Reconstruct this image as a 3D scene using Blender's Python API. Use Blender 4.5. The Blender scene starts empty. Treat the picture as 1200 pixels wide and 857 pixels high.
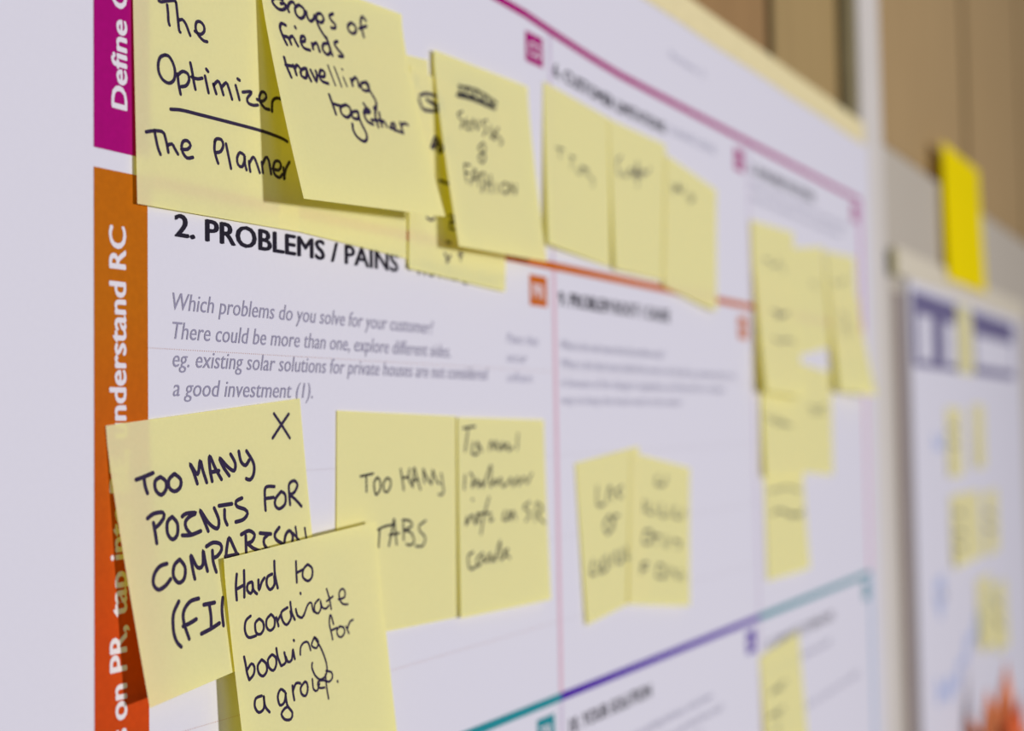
import bpy, math, json
from mathutils import Matrix, Vector

# ---------------------------------------------------------------- camera, world, lights, exposure
S = bpy.context.scene
COL = S.collection
MM = 0.001
ZO = 1.5                       # height of the poster's grid origin above the floor (m)


def V(x, y, z):
    """poster millimetres (x along the wall, y away from the viewer, z up) -> metres"""
    return Vector((x * MM, y * MM, z * MM + ZO))


YAW, PITCH, ROLL = 1.043997, 0.046530, -0.016445
fw = Vector((math.sin(YAW) * math.cos(PITCH), math.cos(YAW) * math.cos(PITCH), math.sin(PITCH)))
rt = Vector((math.cos(YAW), -math.sin(YAW), 0.0))
up = rt.cross(fw)
r2 = math.cos(ROLL) * rt + math.sin(ROLL) * up
u2 = -math.sin(ROLL) * rt + math.cos(ROLL) * up
cam_d = bpy.data.cameras.new('camera')
cam = bpy.data.objects.new('camera', cam_d)
COL.objects.link(cam)
M = Matrix((r2, u2, -fw)).transposed().to_4x4()
M.translation = V(-501.561, -269.954, -70.170)
cam.matrix_world = M
cam_d.sensor_width = 36
cam_d.lens = 45.5137
cam_d.clip_start = 0.01
cam_d.dof.use_dof = True
cam_d.dof.focus_distance = 0.385
cam_d.dof.aperture_fstop = 5.9
S.camera = cam

W = bpy.data.worlds.new('room_light')
S.world = W
W.use_nodes = True
W.node_tree.nodes['Background'].inputs[0].default_value = (0.93, 0.91, 1.12, 1)
W.node_tree.nodes['Background'].inputs[1].default_value = 0.16


def area(name, loc, target, size, energy, color):
    d = bpy.data.lights.new(name, 'AREA')
    d.shape = 'DISK'
    d.size = size
    d.energy = energy
    d.color = color
    o = bpy.data.objects.new(name, d)
    COL.objects.link(o)
    o.location = loc
    o.rotation_euler = (Vector(target) - Vector(loc)).to_track_quat('-Z', 'Y').to_euler()
    return o


area('key_lamp', (0.12, -3.2, 1.43), (0.1, 0, 1.45), 0.30, 100, (1.0, 0.97, 1.06))  # unseen key light level with the poster, placed from the shadows' direction
area('soft_fill', (-1.6, -3.0, 2.2), (0.3, 0, 1.4), 1.6, 13, (0.95, 0.97, 1.08))  # added soft fill from out of view, no window modelled

S.view_settings.view_transform = 'Standard'
S.view_settings.look = 'None'
S.view_settings.exposure = 0.0
S.view_settings.gamma = 1.0

# ---------------------------------------------------------------- materials


def lin(c, k=0.68):
    return tuple(k * ((v / 255) / 12.92 if v / 255 <= 0.04045 else ((v / 255 + 0.055) / 1.055) ** 2.4) for v in c)


def mat(name, rgb, rough=0.7, noise=0.04, scale=60.0, spec=0.06, stretch=(1, 1, 1), bump=0.0, k=0.68):
    m = bpy.data.materials.new(name)
    m.use_nodes = True
    nt = m.node_tree
    b = nt.nodes['Principled BSDF']
    b.inputs['Roughness'].default_value = rough
    b.inputs['Specular IOR Level'].default_value = spec
    c = lin(rgb, k)
    tc = nt.nodes.new('ShaderNodeTexCoord')
    mp = nt.nodes.new('ShaderNodeMapping')
    mp.inputs['Scale'].default_value = stretch
    nz = nt.nodes.new('ShaderNodeTexNoise')
    nz.inputs['Scale'].default_value = scale
    nz.inputs['Detail'].default_value = 6
    rp = nt.nodes.new('ShaderNodeValToRGB')
    rp.color_ramp.elements[0].position = 0.3
    rp.color_ramp.elements[1].position = 0.7
    rp.color_ramp.elements[0].color = tuple(v * (1 - noise) for v in c) + (1,)
    rp.color_ramp.elements[1].color = tuple(min(1, v * (1 + noise)) for v in c) + (1,)
    L = nt.links.new
    L(tc.outputs['Object'], mp.inputs['Vector'])
    L(mp.outputs[0], nz.inputs['Vector'])
    L(nz.outputs['Fac'], rp.inputs[0])
    L(rp.outputs[0], b.inputs['Base Color'])
    if bump:
        bp = nt.nodes.new('ShaderNodeBump')
        bp.inputs['Strength'].default_value = bump
        bp.inputs['Distance'].default_value = 0.0002
        L(nz.outputs['Fac'], bp.inputs['Height'])
        L(bp.outputs[0], b.inputs['Normal'])
    return m


def note_mat(name, rgb, rgbt, share=0.42):
    """thin coloured paper: it scatters light back and lets some through"""
    m = mat(name, rgb, 0.85, 0.022, 900.0, 0.05, bump=0.12, k=0.83)
    nt = m.node_tree
    b = nt.nodes['Principled BSDF']
    tr = nt.nodes.new('ShaderNodeBsdfTranslucent')
    tr.inputs[0].default_value = lin(rgbt, 0.97) + (1,)
    mx = nt.nodes.new('ShaderNodeMixShader')
    mx.inputs[0].default_value = share
    nt.links.new(b.outputs[0], mx.inputs[1])
    nt.links.new(tr.outputs[0], mx.inputs[2])
    nt.links.new(mx.outputs[0], nt.nodes['Material Output'].inputs[0])
    return m


def stripe_mat(name, top, bottom, z0, z1):
    """printed colour that runs from one tone to another along the stripe"""
    m = mat(name, top, 0.6, 0.06, 500.0)
    nt = m.node_tree
    b = nt.nodes['Principled BSDF']
    rp = [n for n in nt.nodes if n.type == 'VALTORGB'][0]
    nz = [n for n in nt.nodes if n.type == 'TEX_NOISE'][0]
    tc = [n for n in nt.nodes if n.type == 'TEX_COORD'][0]
    sx = nt.nodes.new('ShaderNodeSeparateXYZ')
    mr = nt.nodes.new('ShaderNodeMapRange')
    mr.inputs['From Min'].default_value = z0 * MM
    mr.inputs['From Max'].default_value = z1 * MM
    L = nt.links.new
    L(tc.outputs['Object'], sx.inputs[0])
    L(sx.outputs['Z'], mr.inputs['Value'])
    g = nt.nodes.new('ShaderNodeValToRGB')
    g.color_ramp.elements[0].color = lin(top) + (1,)
    g.color_ramp.elements[1].color = lin(bottom) + (1,)
    L(mr.outputs[0], g.inputs[0])
    mm = nt.nodes.new('ShaderNodeMixRGB')
    mm.blend_type = 'MULTIPLY'
    mm.inputs[0].default_value = 1
    rp.color_ramp.elements[0].color = (0.9, 0.9, 0.9, 1)
    rp.color_ramp.elements[1].color = (1, 1, 1, 1)
    L(g.outputs[0], mm.inputs[1])
    L(rp.outputs[0], mm.inputs[2])
    L(mm.outputs[0], b.inputs['Base Color'])
    return m


PAPER = mat('poster_paper', (231, 229, 232), 0.55, 0.008, 700.0, 0.1)
PRINT_BLACK = mat('print_black', (38, 34, 46), 0.6, 0.1, 800.0)
PRINT_GREY = mat('print_grey', (158, 154, 172), 0.6, 0.03, 800.0)
PRINT_PALE = mat('print_pale_grey', (183, 181, 196), 0.6, 0.03, 800.0)
PRINT_FAINT = mat('print_faint', (212, 210, 218), 0.6, 0.02, 800.0)
MAGENTA = mat('print_magenta', (172, 0, 114), 0.6, 0.05, 500.0)
MAGENTA_SOFT = mat('print_soft_magenta', (204, 104, 168), 0.6, 0.03, 500.0)
ORANGE = mat('print_orange', (206, 104, 8), 0.6, 0.05, 500.0)
PINK = mat('print_pale_pink', (229, 190, 198), 0.6, 0.03, 500.0)
ROSE = mat('print_rose', (228, 166, 184), 0.6, 0.03, 500.0)
LILAC = mat('print_pale_lilac', (214, 200, 216), 0.6, 0.03, 500.0)
PURPLE = mat('print_purple', (76, 22, 160), 0.6, 0.05, 500.0)
TEAL = mat('print_teal', (40, 145, 150), 0.6, 0.05, 500.0)
TEAL_SOFT = mat('print_soft_teal', (150, 182, 205), 0.6, 0.05, 500.0)
DOT = mat('print_dot_orange', (206, 140, 100), 0.6, 0.03, 500.0)
DOT_PALE = mat('print_dot_pale', (205, 190, 188), 0.6, 0.03, 500.0)
WHITE_INK = mat('print_white', (238, 232, 232), 0.6, 0.01, 500.0)
STRIPE_O = stripe_mat('stripe_orange', (200, 110, 6), (210, 74, 14), -35, -125)
NOTE = note_mat('note_paper', (252, 251, 188), (255, 238, 0), 0.43)
BRIGHT = note_mat('bright_note_paper', (255, 232, 0), (255, 215, 0), 0.25)
INK = mat('pen_ink', (54, 44, 70), 0.55, 0.15, 900.0)
INK_SOFT = mat('fineliner_ink', (44, 42, 50), 0.55, 0.1, 900.0)
TAPE = mat('masking_tape_paper', (240, 226, 170), 0.75, 0.05, 120.0, bump=0.2)
TAPE2 = mat('pale_tape_paper', (225, 216, 188), 0.75, 0.04, 120.0, bump=0.2)
KHAKI = mat('khaki_tape_paper', (170, 160, 110), 0.75, 0.06, 120.0)
WALLGREY = mat('grey_wall_board', (198, 189, 168), 0.6, 0.02, 8.0)
MULLION = mat('cream_mullion', (224, 218, 204), 0.5, 0.02, 20.0)
WOOD = mat('brown_panel', (176, 150, 98), 0.6, 0.07, 14.0, stretch=(6, 6, 0.5))
WOOD2 = mat('pale_brown_panel', (180, 152, 104), 0.6, 0.07, 14.0, stretch=(6, 6, 0.5))
WOOD3 = mat('deep_brown_panel', (164, 130, 84), 0.6, 0.07, 14.0, stretch=(6, 6, 0.5))
TAUPE_SHADE = mat('taupe_shade', (158, 146, 136), 0.7, 0.04, 20.0)
FAR = note_mat('pale_note_paper', (248, 244, 190), (250, 235, 90), 0.4)
SEAL = mat('dark_seal', (138, 127, 90), 0.8, 0.1, 30.0)
GAP = mat('dark_gap', (96, 84, 62), 0.8, 0.1, 30.0)
NAVY = mat('print_navy', (116, 110, 142), 0.6, 0.05, 200.0)
PALEBLUE = mat('marker_blue', (194, 203, 228), 0.6, 0.05, 60.0)
PETAL = mat('orange_petal', (252, 150, 92), 0.6, 0.12, 60.0, stretch=(3, 3, 0.5))
PETAL2 = mat('red_orange_petal', (232, 108, 58), 0.6, 0.12, 60.0, stretch=(3, 3, 0.5))
STEM = mat('green_stem', (110, 130, 60), 0.6, 0.12, 60.0)

# ---------------------------------------------------------------- helpers


def link(name, verts, faces, m, parent=None, loc=None, smooth=False, **props):
    me = bpy.data.meshes.new(name)
    me.from_pydata([tuple(v) for v in verts], [], faces)
    me.materials.append(m)
    if smooth:
        for p in me.polygons:
            p.use_smooth = True
    me.update()
    o = bpy.data.objects.new(name, me)
    COL.objects.link(o)
    if loc is not None:
        o.location = loc
    if parent is not None:
        o.parent = parent
    for k, v in props.items():
        o[k] = v
    return o


def empty(name, loc, label, cat, group=None):
    o = bpy.data.objects.new(name, None)
    o.empty_display_size = 0.02
    COL.objects.link(o)
    o.location = loc
    o['label'] = label
    o['category'] = cat
    if group:
        o['group'] = group
    return o


class Geo:
    """collects faces given in poster millimetres, relative to an origin"""

    def __init__(self, org=(0, 0, 0)):
        self.v = []
        self.f = []
        self.o = Vector(org)

    def p(self, x, y, z):
        self.v.append((Vector((x, y, z)) - self.o) * MM)
        return len(self.v) - 1

    def quad(self, a, b, c, d):
        self.f.append(tuple(self.p(*q) for q in (a, b, c, d)))

    def box(self, x0, x1, y0, y1, z0, z1, bev=0.0):
        b = min(bev, (x1 - x0) / 2.1, (z1 - z0) / 2.1)
        i = len(self.v)
        # front loop is inset by the bevel, so edges catch the light
        loops = [(x0, x1, z0, z1, y1), (x0, x1, z0, z1, y0 + b), (x0 + b, x1 - b, z0 + b, z1 - b, y0)]
        if b == 0:
            loops = [loops[0], (x0, x1, z0, z1, y0)]
        for (a, c, d, e, y) in loops:
            for q in ((a, y, d), (c, y, d), (c, y, e), (a, y, e)):
                self.p(*q)
        n = len(loops)
        for k in range(n - 1):
            for j in range(4):
                s = i + 4 * k
                self.f.append((s + j, s + 4 + j, s + 4 + (j + 1) % 4, s + (j + 1) % 4))
        self.f.append((i + 3, i + 2, i + 1, i))
        s = i + 4 * (n - 1)
        self.f.append((s, s + 1, s + 2, s + 3))

    def build(self, name, m, parent=None, loc=None, **props):
        return link(name, self.v, self.f, m, parent, loc, **props)


def wave(x, z):
    """the sheet is stretched a little upwards near its top, left of the second column"""
    if x > 80 or z < 40:
        return 0.0
    return 3.6 * min(1.6, ((80 - x) / 80) ** 1.5) * min(1.0, (z - 40) / 50)


PY = -0.35     # printed marks sit this far (mm) in front of the wall plane, on the sheet


def rule(name, x0, z0, x1, z1, w, m, parent, y=PY, n=24, org=(0, 0, 0), warp=True):
    g = Geo(org)
    n = n if warp else 1
    hor = abs(x1 - x0) > abs(z1 - z0)
    for i in range(n):
        a, b = i / n, (i + 1) / n
        xa, za, xb, zb = x0 + (x1 - x0) * a, z0 + (z1 - z0) * a, x0 + (x1 - x0) * b, z0 + (z1 - z0) * b
        wa, wb = (wave(xa, za), wave(xb, zb)) if warp else (0, 0)
        if hor:
            g.quad((xa, y, za - w / 2 + wa), (xb, y, zb - w / 2 + wb), (xb, y, zb + w / 2 + wb), (xa, y, za + w / 2 + wa))
        else:
            lo, hi = (za + wa, zb + wb) if zb > za else (zb + wb, za + wa)
            g.quad((xa - w / 2, y, lo), (xa + w / 2, y, lo), (xa + w / 2, y, hi), (xa - w / 2, y, hi))
    return g.build(name, m, parent)


_cap = {}


def lettering(name, text, x0, x1, zb, cap, m, parent, bold=0.0, shear=0.0, up_side=False, y=PY - 0.05, org=(0, 0, 0), label=None, warp=True):
    """text set between x0 and x1 (mm) on the baseline zb; up_side: it reads upwards, x0/x1 are then heights"""
    cu = bpy.data.curves.new('type', 'FONT')
    cu.body = text
    cu.size = 1.0
    cu.shear = shear
    cu.resolution_u = 3
    cu.fill_mode = 'FRONT'
    cu.space_character = 1.0
    ob = bpy.data.objects.new('type', cu)
    COL.objects.link(ob)
    bpy.context.view_layer.update()
    me = bpy.data.meshes.new_from_object(ob.evaluated_get(bpy.context.evaluated_depsgraph_get()))
    xs = [v.co.x for v in me.vertices]
    sx = (x1 - x0) / (max(xs) - min(xs))
    mx = min(xs)
    sz = cap / 0.72
    vs = []
    for v in me.vertices:
        a, b = x0 + (v.co.x - mx) * sx, v.co.y * sz
        if up_side:
            x, z = zb - b, a
        else:
            x, z = a, zb + b
        if warp:
            z += wave(x, z)
        vs.append((Vector((x, y, z)) - Vector(org)) * MM)
    fs = [tuple(p.vertices) for p in me.polygons]
    if bold:                                     # heavier strokes: the glyphs again, a hair to each side
        n0 = len(vs)
        d = bold * sx * MM
        base, bf = list(vs), list(fs)
        for k, (ax, az) in enumerate(((1, 0), (-1, 0), (.5, .5), (-.5, -.5))):
            off = Vector((-az * d if up_side else ax * d, -0.000004 * (k + 1), ax * d if up_side else az * d))
            vs += [v + off for v in base]
            fs += [tuple(i + n0 * (k + 1) for i in f) for f in bf]
    bpy.data.objects.remove(ob)
    bpy.data.curves.remove(cu)
    bpy.data.meshes.remove(me)
    o = link(name, vs, fs, m, parent)
    if label:
        o['label'] = label
    return o


def smooth_line(P, step=0.7):
    """Catmull-Rom through the pen's points"""
    if len(P) < 3:
        return P
    Q = [P[0]] + P + [P[-1]]
    R = []
    for i in range(1, len(Q) - 2):
        a, b, c, d = Q[i - 1], Q[i], Q[i + 1], Q[i + 2]
        n = max(2, min(8, int(math.hypot(c[0] - b[0], c[1] - b[1]) / step)))
        for k in range(n):
            t = k / n
            R.append(tuple(0.5 * (2 * b[j] + (c[j] - a[j]) * t + (2 * a[j] - 5 * b[j] + 4 * c[j] - d[j]) * t * t
                                  + (3 * b[j] - a[j] - 3 * c[j] + d[j]) * t ** 3) for j in (0, 1)))
    R.append(P[-1])
    return R


def lift(v):
    return max(0.0, (v - .06) / .94) ** 1.25


class Note:
    """a square of paper stuck along its top, its lower end standing off the wall"""

    def __init__(s, d):
        s.X, s.Z, s.r, s.hl, s.hr, s.b, s.W, s.H = d

    def at(s, a, t, off=0.0):
        """a, t: millimetres to the right and down from the top left corner"""
        u, v = a / s.W, t / s.H
        hm = s.hl * (1 - u) + s.hr * u
        h = s.b + hm * lift(v) + off
        q = t - (0.52 * hm * hm / s.H) * max(0, v) ** 1.3
        return Vector(((a * math.cos(s.r) + q * math.sin(s.r)), -h + s.b, (a * math.sin(s.r) - q * math.cos(s.r)))) * MM

    def build(s, label, strokes=(), material=None, ink=None, group=None, cat='sticky note'):
        n, k = 10, 16
        vs, fs = [], []
        for j in range(k + 1):
            for i in range(n + 1):
                vs.append(s.at(s.W * i / n, s.H * j / k))
        for j in range(k):
            for i in range(n):
                q = j * (n + 1) + i
                fs.append((q, q + n + 1, q + n + 2, q + 1))
        o = link('sticky_note', vs, fs, material or NOTE, None, V(s.X, -s.b, s.Z), True, label=label, category=cat)
        if group:
            o['group'] = group
        if strokes:
            vs, fs = [], []
            for st in strokes:
                w = st[0] / 200
                P = smooth_line([(st[i] / 10, st[i + 1] / 10) for i in range(1, len(st), 2)])
                pts = []
                for i, q in enumerate(P):
                    a, b = P[max(0, i - 1)], P[min(len(P) - 1, i + 1)]
                    dx, dy = b[0] - a[0], b[1] - a[1]
                    L = math.hypot(dx, dy) or 1
                    pts.append((q, (-dy / L, dx / L), (dx / L, dy / L)))
                # round ends
                prof = []
                q, nn, tt = pts[0]
                for ang in (0.5, 1.0):
                    c_, s_ = math.cos(ang * math.pi / 2), math.sin(ang * math.pi / 2)
                    prof.insert(0, ((q[0] - tt[0] * w * s_ * .9, q[1] - tt[1] * w * s_ * .9), nn, max(.12, c_)))
                for q, nn, tt in pts:
                    prof.append((q, nn, 1.0))
                q, nn, tt = pts[-1]
                for ang in (0.5, 1.0):
                    c_, s_ = math.cos(ang * math.pi / 2), math.sin(ang * math.pi / 2)
                    prof.append(((q[0] + tt[0] * w * s_ * .9, q[1] + tt[1] * w * s_ * .9), nn, max(.12, c_)))
                i0 = len(vs)
                for q, nn, f in prof:
                    for sg in (1, -1):
                        a = min(max(q[0] + sg * nn[0] * w * f, 0.05), s.W - .05)
                        t = min(max(q[1] + sg * nn[1] * w * f, 0.05), s.H - .05)
                        vs.append(s.at(a, t, 0.07))
                for i in range(len(prof) - 1):
                    q = i0 + 2 * i
                    fs.append((q, q + 1, q + 3, q + 2))
            link('handwriting', vs, fs, ink or INK, o)
        return o


# ---------------------------------------------------------------- the wall
LOW = 3.0      # the grey lower wall lies 3 mm behind the mullion's face
g = Geo()
g.box(-1400, 2600, 45, 120, -1500, 1300)
wall = g.build('wall_back', GAP, None, V(0, 0, 0), kind='structure')
cuts = [(-1390, -750), (-738, -150), (-138, 333), (350, 520), (594, 1004), (1034, 1405), (1437, 2000), (2012, 2590)]
for i, (a, b) in enumerate(cuts):
    g = Geo()
    g.box(a, b, 12, 45, 172, 1300, 1.5)
    g.build('panel', WOOD3 if i < 3 else WOOD if i < 4 else WOOD2, wall)
for a, b in ((-1395, 520), (594, 2595)):
    g = Geo()
    y = LOW if a > 0 else 1.0
    g.box(a, b, y, 45, -1500, 164, 0.6)
    g.build('lower_board', WALLGREY, wall)
g = Geo()
g.box(527, 590, 0.8, 45, -1500, 1300, 1.2)
g.build('trim_1', MULLION, None, V(0, 0, 0), kind='structure')

g = Geo()
g.box(500, 527, 4, 45, 165, 1300, 0.6)
g.build('trim_2', SEAL, None, V(0, 0, 0), kind='structure')
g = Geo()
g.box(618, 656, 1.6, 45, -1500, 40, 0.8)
g.build('shade_strip', TAUPE_SHADE, None, V(0, 0, 0), kind='structure')  # added strip: its taupe colour stands in for shade on the wall here

# ---------------------------------------------------------------- the first poster
poster = empty('poster', V(0, 0, 0), 'large white printed canvas poster with magenta, orange and purple sections, covered in yellow notes', 'poster')
g = Geo()
X0, X1, Z0, Z1 = -303, 538, -444, 150
nx, nz = 30, 22
for j in range(nz + 1):
    for i in range(nx + 1):
        x, z = X0 + (X1 - X0) * i / nx, Z0 + (Z1 - Z0) * j / nz
        g.p(x, -0.25, z)
for j in range(nz):
    for i in range(nx):
        q = j * (nx + 1) + i
        g.f.append((q, q + 1, q + nx + 2, q + nx + 1))
g.build('sheet', PAPER, poster)

SL, SR = -259.6, -240.3          # the coloured stripe down the left side
C1, C2 = 254.5, 509.3            # the grid's column lines
R1, R2 = 102.0, -188.3           # the grid's row lines
st = rule('stripe', (SL + SR) / 2, 6.6, (SL + SR) / 2, 102, SR - SL, MAGENTA, poster, warp=False)
st['label'] = 'magenta stripe with white lettering'
lettering('stripe_lettering', 'Define CS, fit into CC', 18.9, 104, -247.9, 5.7, WHITE_INK, st, bold=0.03, up_side=True, warp=False)
so = rule('stripe', (SL + SR) / 2, -188.3, (SL + SR) / 2, 1.3, SR - SL, STRIPE_O, poster, warp=False)
so['label'] = 'orange stripe with white lettering'
lettering('stripe_lettering', 'on PR, tap into BE, understand RC', -147.4, -14.0, -248.5, 6.1, WHITE_INK, so, bold=0.03, up_side=True, warp=False)
lettering('stripe_lettering', 'Focus', -173, -150.2, -248.5, 6.1, WHITE_INK, so, bold=0.03, up_side=True, warp=False)
sp = rule('stripe', (SL + SR) / 2, -380, (SL + SR) / 2, -193.5, SR - SL, TEAL, poster, warp=False)
sp['label'] = 'teal stripe below the orange one'

for x0, x1, z, m in ((SR, C2, R1, MAGENTA), (SR, C1, 0, ORANGE), (C1, C2, 0, ORANGE), (SR, 0, R2, TEAL), (0, C1, R2, PURPLE), (C1, C2, R2, TEAL)):
    rule('rule_line', x0, z, x1, z, 3.6, m, poster, y=PY - .02)
for x, z0, z1, m, w in ((0, 0, R1, LILAC, 2.4), (0, R2, 0, PINK, 3.2), (0, -400, R2, LILAC, 2.6), (C1, 0, R1, LILAC, 2.4), (C1, R2, 0, LILAC, 3),
                        (C1, -400, R2, LILAC, 2.6), (C2 - 1, 0, R1, MAGENTA_SOFT, 6), (C2 - 1, R2, 0, ROSE, 6.5), (C2 - 1, -400, R2, TEAL_SOFT, 6.5)):
    rule('rule_line', x, z0, x, z1, w, m, poster, y=PY)


def dots(x0, x1, z, m, pitch=0.93, r=0.12):
    g = Geo()
    x = x0
    while x < x1:
        g.quad((x - r, PY, z - r), (x + r, PY, z - r), (x + r, PY, z + r), (x - r, PY, z + r))
        x += pitch
    g.build('dotted_line', m, poster, kind='stuff')


for z in (-46.7, -83.5, -119.5, -155.5):
    dots(SR, -3, z, DOT if z in (-46.7, -155.5) else DOT_PALE)
    dots(3, C1 - 3, z, DOT_PALE)


def tag(code, x, z, m, w=15.4, h=13.2, letters=True):
    g = Geo()
    g.quad((x, PY - .02, z - h + wave(x, z)), (x + w, PY - .02, z - h + wave(x, z)), (x + w, PY - .02, z + wave(x, z)), (x, PY - .02, z + wave(x, z)))
    t = g.build('section_tag', m, poster)
    lettering('tag_lettering', code, x + 2.6, x + w - 2.6, z - h + 3.2 + wave(x, z), 6.6, WHITE_INK, t, bold=0.015, y=PY - .1, warp=False)


tag('CS', -22, 94.8, MAGENTA)
tag('CL', 231, 94.5, MAGENTA)
tag('AS', 485, 96.5, MAGENTA)
tag('PR', -22, -5.6, ORANGE)
tag('RC', 230.5, -7.2, ORANGE)
tag('BE', 485, -6, ORANGE)
tag('TR', -22, -194, TEAL)
tag('SL', 231.5, -194, PURPLE)
tag('CH', 487, -194, TEAL)

B = 0.032
lettering('heading', '2. PROBLEMS / PAINS', -229.6, -119, -13.9, 6.7, PRINT_BLACK, poster, bold=B)
lettering('heading', '+ ITS FREQUENCY', -114, -42, -13.7, 5.4, PRINT_BLACK, poster, bold=.004)
lettering('heading', '6. CUSTOMER LIMITATIONS', 3.4, 127, 83.0, 6.0, PRINT_BLACK, poster, bold=B)
lettering('heading', 'EG. BUDGET, DEVICES', 133, 200, 84.5, 4.6, PRINT_PALE, poster)
lettering('heading', '5. AVAILABLE SOLUTIONS', 259, 388, 83.5, 6.4, PRINT_BLACK, poster, bold=B - .004)
lettering('heading', '9. PROBLEM ROOT / CAUSE', 4.6, 127.6, -17.0, 6.4, PRINT_BLACK, poster, bold=B)
lettering('heading', '10. YOUR SOLUTION', 7.3, 94, -205.5, 6.4, PRINT_BLACK, poster, bold=B)
lettering('heading', '8. CHANNELS OF BEHAVIOR', 268, 407, -210.0, 6.2, PRINT_BLACK, poster, bold=.004)
lettering('heading', '7. BEHAVIOR', 259, 322, -17.0, 6.2, PRINT_BLACK, poster, bold=B)
for z, x1, t in ((-35.3, -96.4, 'Which problems do you solve for your customer?'),
                 (-43.7, -84.9, 'There could be more than one, explore different sides.'),
                 (-51.7, -57.4, 'eg. existing solar solutions for private houses are not considered'),
                 (-60.1, -168.0, 'a good investment (1).')):
    lettering('paragraph', t, -230.8, x1, z, 5.2, PRINT_GREY, poster, shear=.22)
for z, x1, t in ((-36.0, -15, 'Pains that'), (-43.8, -25, 'occur'), (-52, -21, 'often')):
    lettering('paragraph', t, -42, x1, z, 4.4, PRINT_PALE, poster, shear=.2)
for z, x1, t in ((-36.5, 120, 'What is the real reason that this problem exists?'),
                 (-44.8, 223, 'What is the back story behind the need to do this job? eg. customers have to do'),
                 (-53.2, 206, 'it because of the change in regulations, and they look for a cheaper'),
                 (-61.0, 142, 'way to keep the house warm in the winter')):
    lettering('paragraph', t, 5.5, x1, z, 4.4, PRINT_PALE, poster, shear=.2)
for z, x1, t in ((74.5, 470, 'Which solutions are available to the customers when'), (66.5, 455, 'they face the problem or need to get the job done?')):
    lettering('paragraph', t, 260, x1, z, 4.4, PRINT_PALE, poster, shear=.2)
for z, x1, t in ((-222, 175, 'If you are working on an existing business, write down'), (-231, 190, 'existing solution first, fill in the canvas, and check how much'), (-239, 160, 'it fits reality in the field')):
    lettering('paragraph', t, 7, x1, z, 4.4, PRINT_PALE, poster, shear=.2)
for z, x1, t in ((-226, 400, 'What kind of actions do customers take online?'), (-260, 470, 'What kind of actions do customers take offline?')):
    lettering('paragraph', t, 262, x1, z, 4.4, PRINT_PALE, poster, shear=.2)
lettering('paragraph', 'Version: 2', 134.5, 186, 126, 4.4, PRINT_PALE, poster)

# ---------------------------------------------------------------- tape along the posters


def tape(name, x0, x1, z0, z1, y, m, label, seg=18, t=0.25):
    g = Geo((x0, y, z0))
    ed = []
    for i in range(seg + 1):
        x = x0 + (x1 - x0) * i / seg
        wob = 0.35 * math.sin(i * 2.1)
        ed.append([g.p(x, y, z0 + wob), g.p(x, y, z1 + wob * .6), g.p(x, y + t, z1 + wob * .6), g.p(x, y + t, z0 + wob)])
    for i in range(seg):
        a, b = ed[i], ed[i + 1]
        for k in range(4):
            g.f.append((a[k], b[k], b[(k + 1) % 4], a[(k + 1) % 4]))
    g.f.append(tuple(ed[0]))
    g.f.append(tuple(reversed(ed[-1])))
    return g.build(name, m, None, V(x0, y, z0), label=label, category='tape')


tape('masking_tape', -330, 526, 148.8, 166.5, -0.65, TAPE, 'long strip of cream masking tape along the top edge of the large poster')

# ---------------------------------------------------------------- the second poster, further along the wall
PX0, PX1, PZ0, PZ1 = 660, 1254, -790, 60
y2 = -1.6
p2 = empty('poster', V(PX0, 0, PZ0), 'second white poster further along the wall, with a navy header band', 'poster')
org2 = (PX0, 0, PZ0)
g = Geo(org2)
g.box(PX0, PX1, y2, LOW - .2, PZ0, PZ1, 0.4)
g.build('board', PAPER, p2)


def flat(name, x0, x1, z0, z1, y, m, par):
    g = Geo(org2)
    g.quad((x0, y, z0), (x1, y, z0), (x1, y, z1), (x0, y, z1))
    return g.build(name, m, par)


hd = flat('header', 668, 1200, -23, 45, y2 - .1, NAVY, p2)
flat('header_box', 688, 744, -17, 25, y2 - .2, PAPER, hd)
flat('header_box', 797, 850, -17, 24, y2 - .2, PAPER, hd)
flat('header_box', 862, 940, -17, 36, y2 - .2, PAPER, hd)
flat('header_box', 952, 1192, -14, 20, y2 - .2, PAPER, hd)


def brush(name, pts, w, m, par, y):
    g = Geo(org2)
    P = smooth_line(pts, 6)
    for i in range(len(P) - 1):
        (xa, za), (xb, zb) = P[i], P[i + 1]
        fa = w * (0.6 + .4 * math.sin(i * 1.3))
        fb = w * (0.6 + .4 * math.sin((i + 1) * 1.3))
        g.quad((xa, y, za - fa / 2), (xb, y, zb - fb / 2), (xb, y, zb + fb / 2), (xa, y, za + fa / 2))
    return g.build(name, m, par)


brush('marker_stroke', [(715, -318), (790, -325), (860, -300), (950, -275), (1030, -262)], 30, PALEBLUE, p2, y2 - .12)
brush('marker_stroke', [(722, -232), (745, -222), (765, -232), (748, -246), (728, -240)], 26, PALEBLUE, p2, y2 - .12)
brush('marker_stroke', [(735, -90), (760, -96), (785, -88)], 18, PALEBLUE, p2, y2 - .12)
tape('masking_tape', 612, 1300, 53.5, 78, y2 - 0.35, TAPE2, 'pale strip of masking tape along the top edge of the second poster')
tape('tape_tab', 594, 616, 52, 74, y2 - 0.75, KHAKI, 'small khaki tab of tape at the left end of the tape over the second poster', 3)

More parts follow.
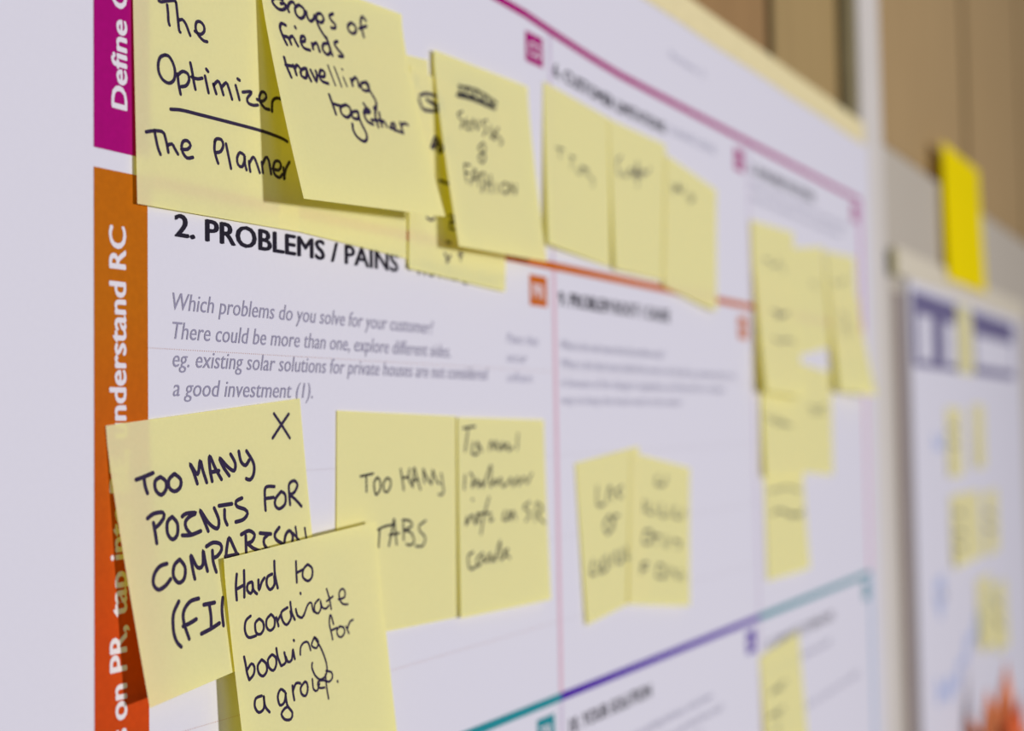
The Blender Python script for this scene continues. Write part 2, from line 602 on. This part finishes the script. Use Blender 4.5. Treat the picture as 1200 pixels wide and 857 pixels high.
# ---------------------------------------------------------------- sticky notes
ND = json.loads('{"N4a":[-166.1687,61.8783,0.0987,0.3,0.3,0.3,68.27,48.4],"N2":[-182.3308,67.4895,-0.0404,0.5,0.5,0.4,70.58,73.29],"N1":[-246.4336,66.3356,0.011,0.9,0.2,0.7,70.36,73.35],"N3":[-195.642,76.2323,0.0561,13.8703,15.0402,2.2,78.01,76.91],"N4b":[-111.0175,63.3024,-0.0416,0.4257,0.3713,1.0,69.44,75.61],"N5":[-96.2619,72.8716,0.0244,8.8594,6.8507,1.8,72.4,76.07],"N6":[-6.8572,80.9478,-0.0525,2.8616,0.3262,0.4,66.47,72.65],"N7":[57.7173,77.0116,-0.0047,1.7178,0.1037,0.8,68.01,73.02],"N8":[124.8412,71.2435,-0.114,0.4197,1.5557,1.4,72.21,71.02],"N9a":[254.409,53.4625,0.0244,1.0,1.0,1.0,82.62,79.31],"N9b":[256.9449,22.169,-0.0383,6.1199,7.1946,1.8,75.3,74.51],"N10":[332.2666,44.7412,0.1235,0.4,0.4,0.5,73.86,71.73],"N11a":[410.1925,51.4884,0.0396,1.0,1.0,0.9,75.99,76.0],"N11b":[416.3978,26.3533,-0.0405,5.6502,12.0944,1.5,76.47,76.24],"N13":[341.9345,-30.9851,-0.0705,1.2,1.2,0.5,74.32,72.64],"N12":[265.0733,-27.6864,-0.0422,2.5,2.5,0.9,76.64,76.32],"N14":[268.8944,-91.9041,0.0004,0.4999,3.4418,0.3,76.26,76.13],"N15":[251.9008,-211.587,0.062,3.0,3.0,0.3,76.84,76.42],"N16":[-255.9905,-68.3451,0.1,8.2,2.0,0.4,81.3,76.54],"N18":[-155.8283,-64.1147,-0.0273,0.3383,0.3634,0.4,73.56,76.49],"N17":[-215.763,-107.6916,0.0742,5.4,4.0,5,75.22,75.2],"N19":[-81.7208,-66.5411,-0.0194,1.0191,2.7038,0.9,68.82,76.48],"N20":[16.4389,-87.494,0.0911,0.8954,1.2429,0.4,68.73,73.36],"N21":[75.3906,-84.0902,-0.1391,1.5754,2.3588,0.8,74.56,72.94],"P_big":[811.9797,204.451,0.0047,1.8545,3.6067,0.5,190.26,136.5],"P_hdr":[856.7064,47.5596,-0.0118,0.5157,1.7147,0.5,74.22,71.49],"P_a":[794.2034,-58.7832,-0.0136,2.1782,0.4437,0.4,70.88,67.91],"P_b":[923.3631,-54.8225,-0.0209,1.9941,0.4904,0.4,62.07,67.88],"P_c":[798.3694,-145.2916,0.0029,3.2146,3.5094,1.2,72.71,69.41],"P_d":[870.0269,-146.4981,0.0032,2.5339,2.6109,0.8,72.43,68.86],"P_e":[975.5126,-150.3126,0.0022,0.9073,0.4934,0.4,72.68,69.37],"P_f":[915.0251,-239.5045,0.0011,3.5417,3.7825,0.9,75.24,74.49],"P_g":[1007.0818,-255.237,0.001,2.3095,2.1729,0.4,75.35,74.69]}')
ST = json.loads('{"N1":[[105,97,137,107,138,130,129,160,120,164,124],[105,166,124,169,147,173,180,176,203,181,208],[105,130,140,133,164,134,187,138,198],[105,176,174,190,168,204,178,214,196,221,208],[105,240,190,263,194,280,180,278,164,264,156,249,160,244,173,246,187,259,201,277,210,292,209],[110,119,289,101,298,91,318,92,344,107,363,132,368,152,353,156,326,146,302,131,289,116,290],[110,166,333,170,364,177,391],[110,167,337,186,322,207,324,213,340,201,360,180,368],[110,219,289,226,314,233,347,238,364],[110,223,330,246,331,268,324],[110,279,315,284,332,293,363],[110,285,293,293,299],[110,314,332,319,344,326,359],[110,316,335,333,319,344,327,357,356],[110,352,332,370,316,380,328,395,362],[110,412,315,420,335,428,357],[110,421,293,431,296],[110,443,330,484,321,463,346,469,359,492,361,513,356],[110,508,339,534,340,553,324,547,311,532,311,520,327,525,346,546,360,567,360],[110,579,364,580,343,584,328,602,316,630,315],[110,135,443,181,437,254,436,375,435,526,435,617,441,652,448],[110,38,526,70,517,99,514,109,520],[110,109,520,117,544,123,570],[110,70,516,75,536,82,562,92,581],[110,122,549,138,543,148,554,161,569],[110,175,552,200,548,213,534,201,523,184,527,176,543,181,561,197,574,222,568],[110,317,500,313,527,319,550,328,569],[110,314,508,323,496,344,495,352,510,340,531,319,538],[110,364,504,371,529,384,576],[110,445,526,426,520,412,539,416,559,434,563,447,538,445,524,447,550,454,570],[110,466,541,468,560,471,572],[110,467,547,485,525,497,534,515,569],[110,525,534,528,555,530,567],[110,528,542,545,516,558,522,569,565],[110,576,547,606,547,617,532,610,519,590,521,580,542,586,563,608,570,625,557],[110,660,512,642,537,631,571],[110,629,535,632,556,635,569]],"N3":[[126,103,98,72,99,51,110,54,124,76,135,101,131,114,119,110,109,90,114],[126,115,112,122,123,126,133],[126,123,119,137,101,154,93,160,98],[126,186,96,163,110,161,132,181,143,204,129,207,105,189,98],[126,218,111,220,132,233,142,253,129,260,115],[126,275,107,267,126,289,135,308,118,297,102,279,106],[126,265,127,270,144,281,163,302,186],[126,365,87,342,99,349,113,368,125,363,138,342,141],[126,462,98,440,114,442,132,466,136,485,121,482,103,462,98],[126,552,72,536,60,520,81,521,109,525,136],[126,506,110,552,91],[126,98,184,77,182,66,199,74,227,86,251],[126,72,224,97,223],[126,99,227,106,236,108,245],[126,101,230,112,220,124,215],[126,129,221,134,232,142,244],[126,145,179,147,183],[126,159,228,184,218,185,203,167,209,162,227,170,245,202,247],[126,219,220,220,239],[126,221,226,244,213,250,227,253,242],[126,311,202,282,210,272,231,292,245,314,228,311,202,304,181],[126,306,185,313,219,320,242],[126,364,184,344,195,356,213,379,229,377,236,356,238],[126,59,298,63,327,75,361],[126,58,324,96,321],[126,97,317,102,333,104,348],[126,100,329,117,313,128,320],[126,158,316,132,328,129,347,151,350,161,327,162,314,165,335,174,357],[126,183,318,193,338,201,354,212,331,210,316],[126,221,331,249,329,257,312,238,308,225,331,233,347,265,350],[126,398,311,401,334],[126,402,318,427,300,437,312,437,332],[126,485,308,453,318,453,339,486,338,497,315,482,306,502,344,517,365,518,384,497,401],[126,256,389,263,419,270,455],[126,263,419,306,421],[126,336,412,304,426,303,448,327,458,354,441,355,418,336,412],[126,394,426,363,435,360,453,388,454,399,434,395,423,401,465,417,500,412,523,391,533,360,521,347,500,350,477],[126,430,425,468,419,465,408,441,414,431,434,441,455,471,462],[126,442,391,463,415],[126,514,394,496,424,498,468],[126,466,447,535,439],[126,523,411,520,439,522,462],[126,520,449,542,441,550,458],[126,568,460,600,456,603,439,581,447,586,463,612,466,645,469],[126,640,431,643,455,645,469],[126,641,441,668,430,687,433],[80,283,283,291,312,302,350],[80,317,283,327,315,335,349],[80,356,312,361,327,367,342],[80,358,282,362,285]],"N4b":[[138,65,95,109,76,173,70],[138,59,111,85,140,135,136,193,121],[138,109,98,193,113],[138,128,100,200,104],[138,143,275,175,228,221,269],[138,181,241,201,281,234,244],[138,156,276,175,253],[138,202,390,261,390],[103,115,548,148,553,168,538],[103,264,514,299,515,272,559,307,561],[103,271,536,307,537],[103,251,616,279,620],[103,237,665,265,691],[103,279,666,251,697],[103,336,654,365,653],[103,350,640,350,675]],"N4a":[[90,570,76,594,80,584,109],[90,653,264,664,278]],"N5":[[115,163,108,306,99,449,122],[115,151,137,299,135,437,144],[115,142,150,269,144,428,151],[115,164,104,185,141,235,97,256,135,306,95,327,137,377,104,401,139,435,117],[92,171,208,133,227,162,252,142,278],[92,194,231,178,271,213,273],[92,190,250,218,249],[92,228,271,245,226,272,263,289,222],[92,357,210,316,228,340,251,312,279],[92,393,250,462,278,442,297],[92,382,228,372,277,417,278],[92,443,226,387,275],[92,305,311,261,342,306,365,277,397,251,381,312,341,305,311],[92,135,422,130,467,136,496],[92,135,422,177,423],[92,132,460,161,455],[92,163,500,210,433,221,500],[92,177,476,222,470],[92,281,438,233,453,263,479,237,521],[92,294,444,283,515],[92,332,439,320,514],[92,288,480,328,474],[92,365,469,367,508],[92,442,455,406,475,415,502,456,492,470,467,442,455],[92,478,497,490,452,519,492,533,450]],"N6":[[80,107,274,181,264],[80,139,270,145,311],[80,238,282,289,278],[80,263,284,253,334],[80,304,326,330,345,375,307,409,331],[80,348,305,419,305,436,334,481,340,471,375]],"N7":[[103,125,160,74,194,80,243,117,262],[103,139,233,177,252,240,199,257,239,324,167,298,240,363,195,425,193,470,160],[103,315,152,305,282],[103,259,213,382,218]],"N8":[[103,83,134,107,173,173,118,198,149,243,109],[103,117,143,221,143],[103,291,143,340,168,387,118],[103,327,124,375,150]],"N16":[[105,681,36,711,73,747,121],[105,752,44,710,76,664,112],[125,84,159,116,155,150,149],[125,114,157,114,182,119,202],[125,175,164,153,173,151,198,169,214,190,201,193,179,175,164],[125,230,163,206,176,203,198,221,212,245,204,251,182,230,163],[125,315,204,306,169,296,143,321,177,338,140,344,169,354,206],[125,377,206,374,168,379,132,397,171,417,206],[125,373,179,411,179],[125,452,200,431,171,420,143,450,173,475,188,484,167,468,137],[125,505,133,510,165,528,179,547,165],[125,539,136,565,178,560,210,541,225,524,219],[125,105,270,130,261,165,263,166,278,142,295,129,299],[125,125,285,126,315,126,343],[125,199,281,178,292,172,323,187,343,208,334,215,303,199,281],[125,237,287,255,281,294,286,266,292,247,304,247,322,262,342],[125,227,339,263,344,304,340],[125,334,346,323,314,312,281,342,325,373,345,384,322,371,284],[125,392,281,449,284],[125,414,296,410,322,417,342],[125,496,274,468,280,469,295,503,310,512,324,491,338,455,340],[115,596,328,599,293,608,259,650,262],[115,598,292,641,295],[115,679,282,648,301,644,321,662,334,692,323,697,295,679,282],[115,716,330,717,296,722,265,748,258,762,274,742,295,721,299,743,316,772,344],[125,153,405,124,407,99,424,90,449,105,468,134,463,158,449],[125,204,403,179,416,170,444,186,466,210,459,220,429,204,403],[125,252,469,249,437,250,401,269,439,292,437,302,397,304,430,308,458],[125,317,388,348,382,377,392,379,409,357,424,339,425],[125,340,404,337,436,344,468],[125,394,431,405,402,418,381,431,407,443,435],[125,390,432,418,434,448,436],[125,472,381,509,376,532,392,518,409,495,412],[125,492,387,484,441],[125,495,412,518,431,542,443,562,454],[125,557,392,609,404],[125,599,402,574,412,571,429,581,443],[125,560,446,594,448],[125,652,391,627,407,630,425,662,446],[125,666,447,679,419,700,410,713,428,706,449],[125,176,516,147,546,137,589,142,621,157,640],[125,256,526,219,527,189,547,182,577,193,627],[125,176,587,206,585,234,580],[125,272,548,319,552],[125,295,551,295,586,289,617],[125,244,625,287,621,327,614],[125,356,546,345,579,342,625],[95,731,403,734,449],[95,715,420,745,451],[95,777,415,780,450]],"N17":[[105,50,53,42,87,40,128],[105,82,48,78,90,73,126],[105,47,96,78,90],[105,112,88,94,90,88,108,102,121,113,109,114,88,115,113,129,127],[105,141,87,139,118,155,96,169,86],[105,205,81,182,86,176,108,189,126,210,115,213,89],[105,219,44,217,86,224,128],[95,320,62,317,95,315,128],[95,318,98,353,93],[95,375,81,352,93,346,116,368,133,390,124,395,98,375,81],[95,92,186,69,196,61,223,73,246,107,248],[95,127,202,108,212,108,240,126,248,143,235,142,214,127,202],[95,181,200,160,211,156,233,170,247,191,239,195,214,181,200],[95,204,214,210,242],[95,206,227,228,208],[95,260,195,229,204,231,230,248,246,271,230,271,209],[95,275,181,277,214,288,239],[95,298,208,302,228,323,240,339,227],[95,327,163,328,166],[80,339,227,357,206,374,203,380,231,393,238],[80,414,200,391,211,387,233,403,243,420,228,420,204,427,230,447,236,459,229],[80,457,175,466,208,470,243],[80,451,214,485,205],[80,512,220,545,219,549,199,535,190,519,200,519,223,534,240,558,245],[80,474,293,467,267,461,261,453,287,458,315,461,340],[80,456,310,490,308],[80,503,307,487,317,492,336,510,342,527,330,522,313,503,307],[80,537,314,548,339],[80,543,322,561,303,577,301],[95,45,297,48,320,50,346,56,368],[95,51,338,73,324,84,337,77,357,56,368],[95,119,323,99,336,100,359,117,372,136,361,136,339,119,323],[95,166,319,146,330,147,353,165,367,181,352,181,330,166,319],[95,189,305,191,332,202,362],[95,202,362,225,356,223,326],[95,228,341,235,358,253,356,263,329],[95,264,327,268,357],[95,272,299,274,302],[95,101,427,74,428,66,450,80,471,104,465,110,433],[95,109,431,111,462,127,483],[95,206,443,188,430,171,447,176,475,197,472,209,448],[95,207,448,209,484,228,512,218,529,191,523,178,503,197,490,212,490],[95,243,433,242,457,244,478],[95,243,449,261,430,281,436],[95,303,436,280,449,282,470,299,479,312,464,312,443,303,436],[80,296,350,300,330,316,318,338,321,347,348],[80,372,312,354,334,377,348,389,330,372,312,398,353,414,394,417,423,405,444,378,448,355,429,344,401,349,388],[80,340,437,340,469,357,478,372,459],[80,406,439,405,481,408,517],[80,411,429,437,440,439,457,420,466,395,455,366,452,366,471,395,478],[80,462,474,464,478]],"N18":[[86,130,222,204,213],[86,163,219,165,275],[86,227,227,208,246,216,283,227,285,246,265,242,236,227,227],[86,285,230,264,248,269,275,289,278,308,255,304,235,285,230],[86,368,199,380,240,388,275],[86,376,231,416,229],[86,424,199,418,232,445,265],[86,445,265,453,195,474,237,495,276],[86,441,242,482,238],[86,512,202,519,252],[86,512,200,537,234,567,258],[86,567,258,576,205],[86,576,205,606,252,621,254],[86,633,218,642,260,650,284,633,299,615,295],[86,231,409,273,399,328,395],[86,242,409,235,469],[86,296,469,316,413,328,375,336,423,344,467],[86,300,430,359,427],[86,384,389,387,453],[86,380,381,424,386,440,405,392,419,432,428,453,462,424,474,404,468],[86,528,390,486,407,490,426,524,452,507,481,461,479]],"N19":[[98,38,42,125,34],[98,74,42,50,131],[98,109,96,100,139,145,139,139,96,175,132],[98,228,128,244,92,266,124,283,92,305,128,338,96,337,125,378,100,376,129,417,117],[98,461,59,450,125],[98,47,223,39,277],[98,83,216,105,232,96,271,134,241,140,272,170,249,177,273,241,188,230,271,269,244,275,268,316,241,322,273,361,266,395,243,409,276,451,240,457,273,501,241,524,267,569,226],[98,56,384,48,415,92,378,113,414,136,373,142,412],[98,220,314,180,383,154,455],[98,129,376,217,377],[98,232,377,223,408,246,402],[98,340,374,322,406,361,408,371,376,385,413,403,377,425,411],[98,543,346,492,365,540,392,505,423],[98,579,427,602,353,651,380,606,403,663,440],[98,94,521,58,537,70,584,120,577],[98,166,530,121,550,135,578,172,546,186,570,217,534,223,569,261,545,252,572,295,492,298,567,354,528,322,541,367,565],[98,95,317,100,321]],"N20":[[126,203,133,190,214,259,225],[126,284,218,331,151,357,218],[126,465,169,399,187,456,222],[126,309,285,244,317,272,364,338,333,309,285],[126,357,293,334,353],[126,357,293,405,301],[126,104,459,72,515,116,523],[126,147,477,161,532],[126,207,468,185,527,246,518,243,464],[126,315,467,283,514],[126,352,463,355,517,405,516,402,462],[126,464,462,455,515,506,514]],"N21":[[126,322,80,296,128,408,118,436,75],[126,163,218,152,275],[126,217,225,192,272,260,278],[126,299,230,315,285],[126,383,223,371,281,441,276],[126,498,226,485,279],[126,557,221,543,275,617,275],[126,677,224,647,273],[126,168,373,157,428,236,424,248,368,168,373],[126,289,377,304,432],[126,249,390,359,384],[126,415,381,415,437],[126,472,389,458,441],[126,529,397,618,404,588,440],[126,146,527,134,582],[126,146,533,212,525],[126,147,560,199,553],[126,333,531,320,587,417,584,402,534,333,531],[126,473,537,459,594],[126,515,541,587,590,617,543],[126,661,565,661,599]],"N9a":[[100,199,226,323,227,351,256,482,236],[100,486,204,607,280]],"N9b":[[120,268,214,424,218,555,215],[120,245,394,365,405,534,379,662,390],[120,329,218,385,244,594,194]],"N10":[[90,392,241,502,268,529,315]],"N11a":[[90,130,208,295,224,521,177]],"N11b":[[100,186,166,382,194,318,250,465,286],[100,202,237,357,345]],"N12":[[90,56,380,245,425,489,429],[90,210,387,571,440]],"N13":[[90,210,279,446,276,595,236],[90,254,319,590,295]],"N14":[[100,83,217,441,209,687,249],[100,106,360,299,347,490,399,745,376],[100,184,339,694,413]],"N15":[[100,145,262,295,251,448,251],[100,185,248,364,280],[100,76,388,221,390,370,398],[100,159,482,268,493],[100,129,390,287,425]],"P_c":[[300,183,163,492,210],[300,113,341,455,394],[300,129,491,393,532]],"P_e":[[300,7,216,443,284],[300,7,393,453,455]],"P_g":[[300,8,154,332,281],[300,8,361,354,502]],"P_a":[[250,122,189,443,213],[250,115,356,445,383]]}')
SP = 'sticky notes on the large poster'
LAB = {
    'N1': 'yellow sticky note top left reading The Optimizer, The Planner, over the magenta stripe',
    'N2': 'blank yellow sticky note showing only below the Groups of friends note',
    'N3': 'yellow sticky note reading Groups of friends travelling together, its bottom lifting off',
    'N4a': 'mostly hidden yellow note peeping out right of the Groups of friends note',
    'N4b': 'yellow sticky note half hidden behind the Sense and Fashion note, its corner below',
    'N5': 'tilted yellow sticky note with a crossed-out word above SENSE & FASHION',
    'N6': 'leftmost of three overlapping yellow notes above the orange line',
    'N7': 'middle of the three overlapping yellow notes above the orange line',
    'N8': 'rightmost of the three overlapping yellow notes, slanting down over the orange line',
    'N9a': 'yellow sticky note at the top left of the cluster in the right-hand column',
    'N9b': 'yellow note with dark shadowed left edge in the right-hand cluster',
    'N10': 'yellow note second from left in the top row of the right-hand cluster',
    'N11a': 'yellow sticky note at the top right corner of the right-hand cluster',
    'N11b': 'yellow sticky note lifting off at the right border line, lower right of the cluster',
    'N12': 'yellow sticky note directly above the lowest note of the right-hand cluster',
    'N13': 'yellow note just below the small white gap in the right-hand cluster',
    'N14': 'lowest yellow note of the right-hand cluster, above the teal line',
    'N15': 'yellow note with slanted writing under the teal line, at the bottom edge',
    'N16': 'yellow sticky note reading TOO MANY POINTS FOR COMPARISON, with an X in its corner',
    'N17': 'yellow sticky note reading Hard to coordinate booking for a group',
    'N18': 'yellow sticky note reading TOO MANY TABS',
    'N19': 'yellow sticky note right of TOO MANY TABS with four blurred cursive lines',
    'N20': 'left note of the yellow pair in the middle column, tilted up to the right',
    'N21': 'right note of the yellow pair in the middle column, slanting down',
    'P_big': 'large bright yellow note sticking up above the second poster',
    'P_hdr': 'pale yellow sticky note across the navy header of the second poster',
    'P_a': 'yellow sticky note under the header of the second poster, left of two apart',
    'P_b': 'yellow sticky note under the header of the second poster, right of two apart',
    'P_c': 'left note of the row of three overlapping notes on the second poster',
    'P_d': 'middle note of the row of three overlapping notes on the second poster',
    'P_e': 'right note of the row of three overlapping notes on the second poster',
    'P_f': 'left note of the lowest overlapping pair on the second poster',
    'P_g': 'right note of the lowest overlapping pair on the second poster',
}
FINE = {'N5', 'N6', 'N8', 'N18', 'N19', 'N20', 'N21', 'N12', 'N13', 'N14', 'N15'}
for k, d in ND.items():
    d = list(d)
    far = k[0] == 'P'
    d[5] += 0.35 + (1.4 if far else 0)
    Note(d).build(LAB[k], ST.get(k, ()), BRIGHT if k == 'P_big' else FAR if far else NOTE, INK_SOFT if k in FINE else INK,
                  'sticky notes on the second poster' if far else SP)

# ---------------------------------------------------------------- the orange blossom at the lower right
FO = (838.1, -30.0, -375.5)
fl = empty('orange_flower', V(*FO), 'blurred orange flower with pointed upright petals in front of the second poster', 'flower')
fl.rotation_euler = (0, 0, -1.044)
fl.scale = (1.15, 1.15, 1.15)


def petal(cx, cy, zb, zt, w, lean, turn, m):
    g = Geo()
    n, k = 14, 8
    rows = []
    for j in range(n + 1):
        t = j / n
        ww = w * (math.sin(math.pi * min(1, t * .55 + .2)) ** 0.9) * (1 - t ** 2.6) + 0.3
        row = []
        for i in range(k + 1):
            s = (i / k - .5) * 2
            x = s * ww
            y = (s * s) * ww * .55 - 6 * math.sin(math.pi * t)
            xx = x * math.cos(turn) - y * math.sin(turn)
            yy = x * math.sin(turn) + y * math.cos(turn)
            row.append(g.p(cx + xx + lean * t * t, cy + yy, zb + (zt - zb) * t - abs(s) * 2 * t))
        rows.append(row)
    for j in range(n):
        for i in range(k):
            g.f.append((rows[j][i], rows[j][i + 1], rows[j + 1][i + 1], rows[j + 1][i]))
    o = g.build('petal', m, fl)
    for p in o.data.polygons:
        p.use_smooth = True
    md = o.modifiers.new('thickness', 'SOLIDIFY')
    md.thickness = 0.0006


for a in ((6, 0, -60, 60, 13, 5, 0.1, PETAL), (-4, -6, -60, 39, 13, -4, -.2, PETAL), (-10, -2, -60, 16, 13, -14, -.4, PETAL),
          (12, -5, -60, 34, 12, 8, .5, PETAL2), (4, -13, -60, 30, 11, 4, .2, PETAL2), (14, 2, -60, 8, 13, 15, .7, PETAL), (-6, -12, -60, 8, 12, -6, -.1, PETAL)):
    petal(*a)
g = Geo()
ring = []
for j in range(9):
    z = -700 + j * 81
    ring.append([g.p(4 * math.cos(a * math.pi / 4) + 6 * math.sin(j * .4) - 1, -3 + 4 * math.sin(a * math.pi / 4), z) for a in range(8)])
for j in range(8):
    for a in range(8):
        g.f.append((ring[j][a], ring[j][(a + 1) % 8], ring[j + 1][(a + 1) % 8], ring[j + 1][a]))
g.build('stem', STEM, fl)
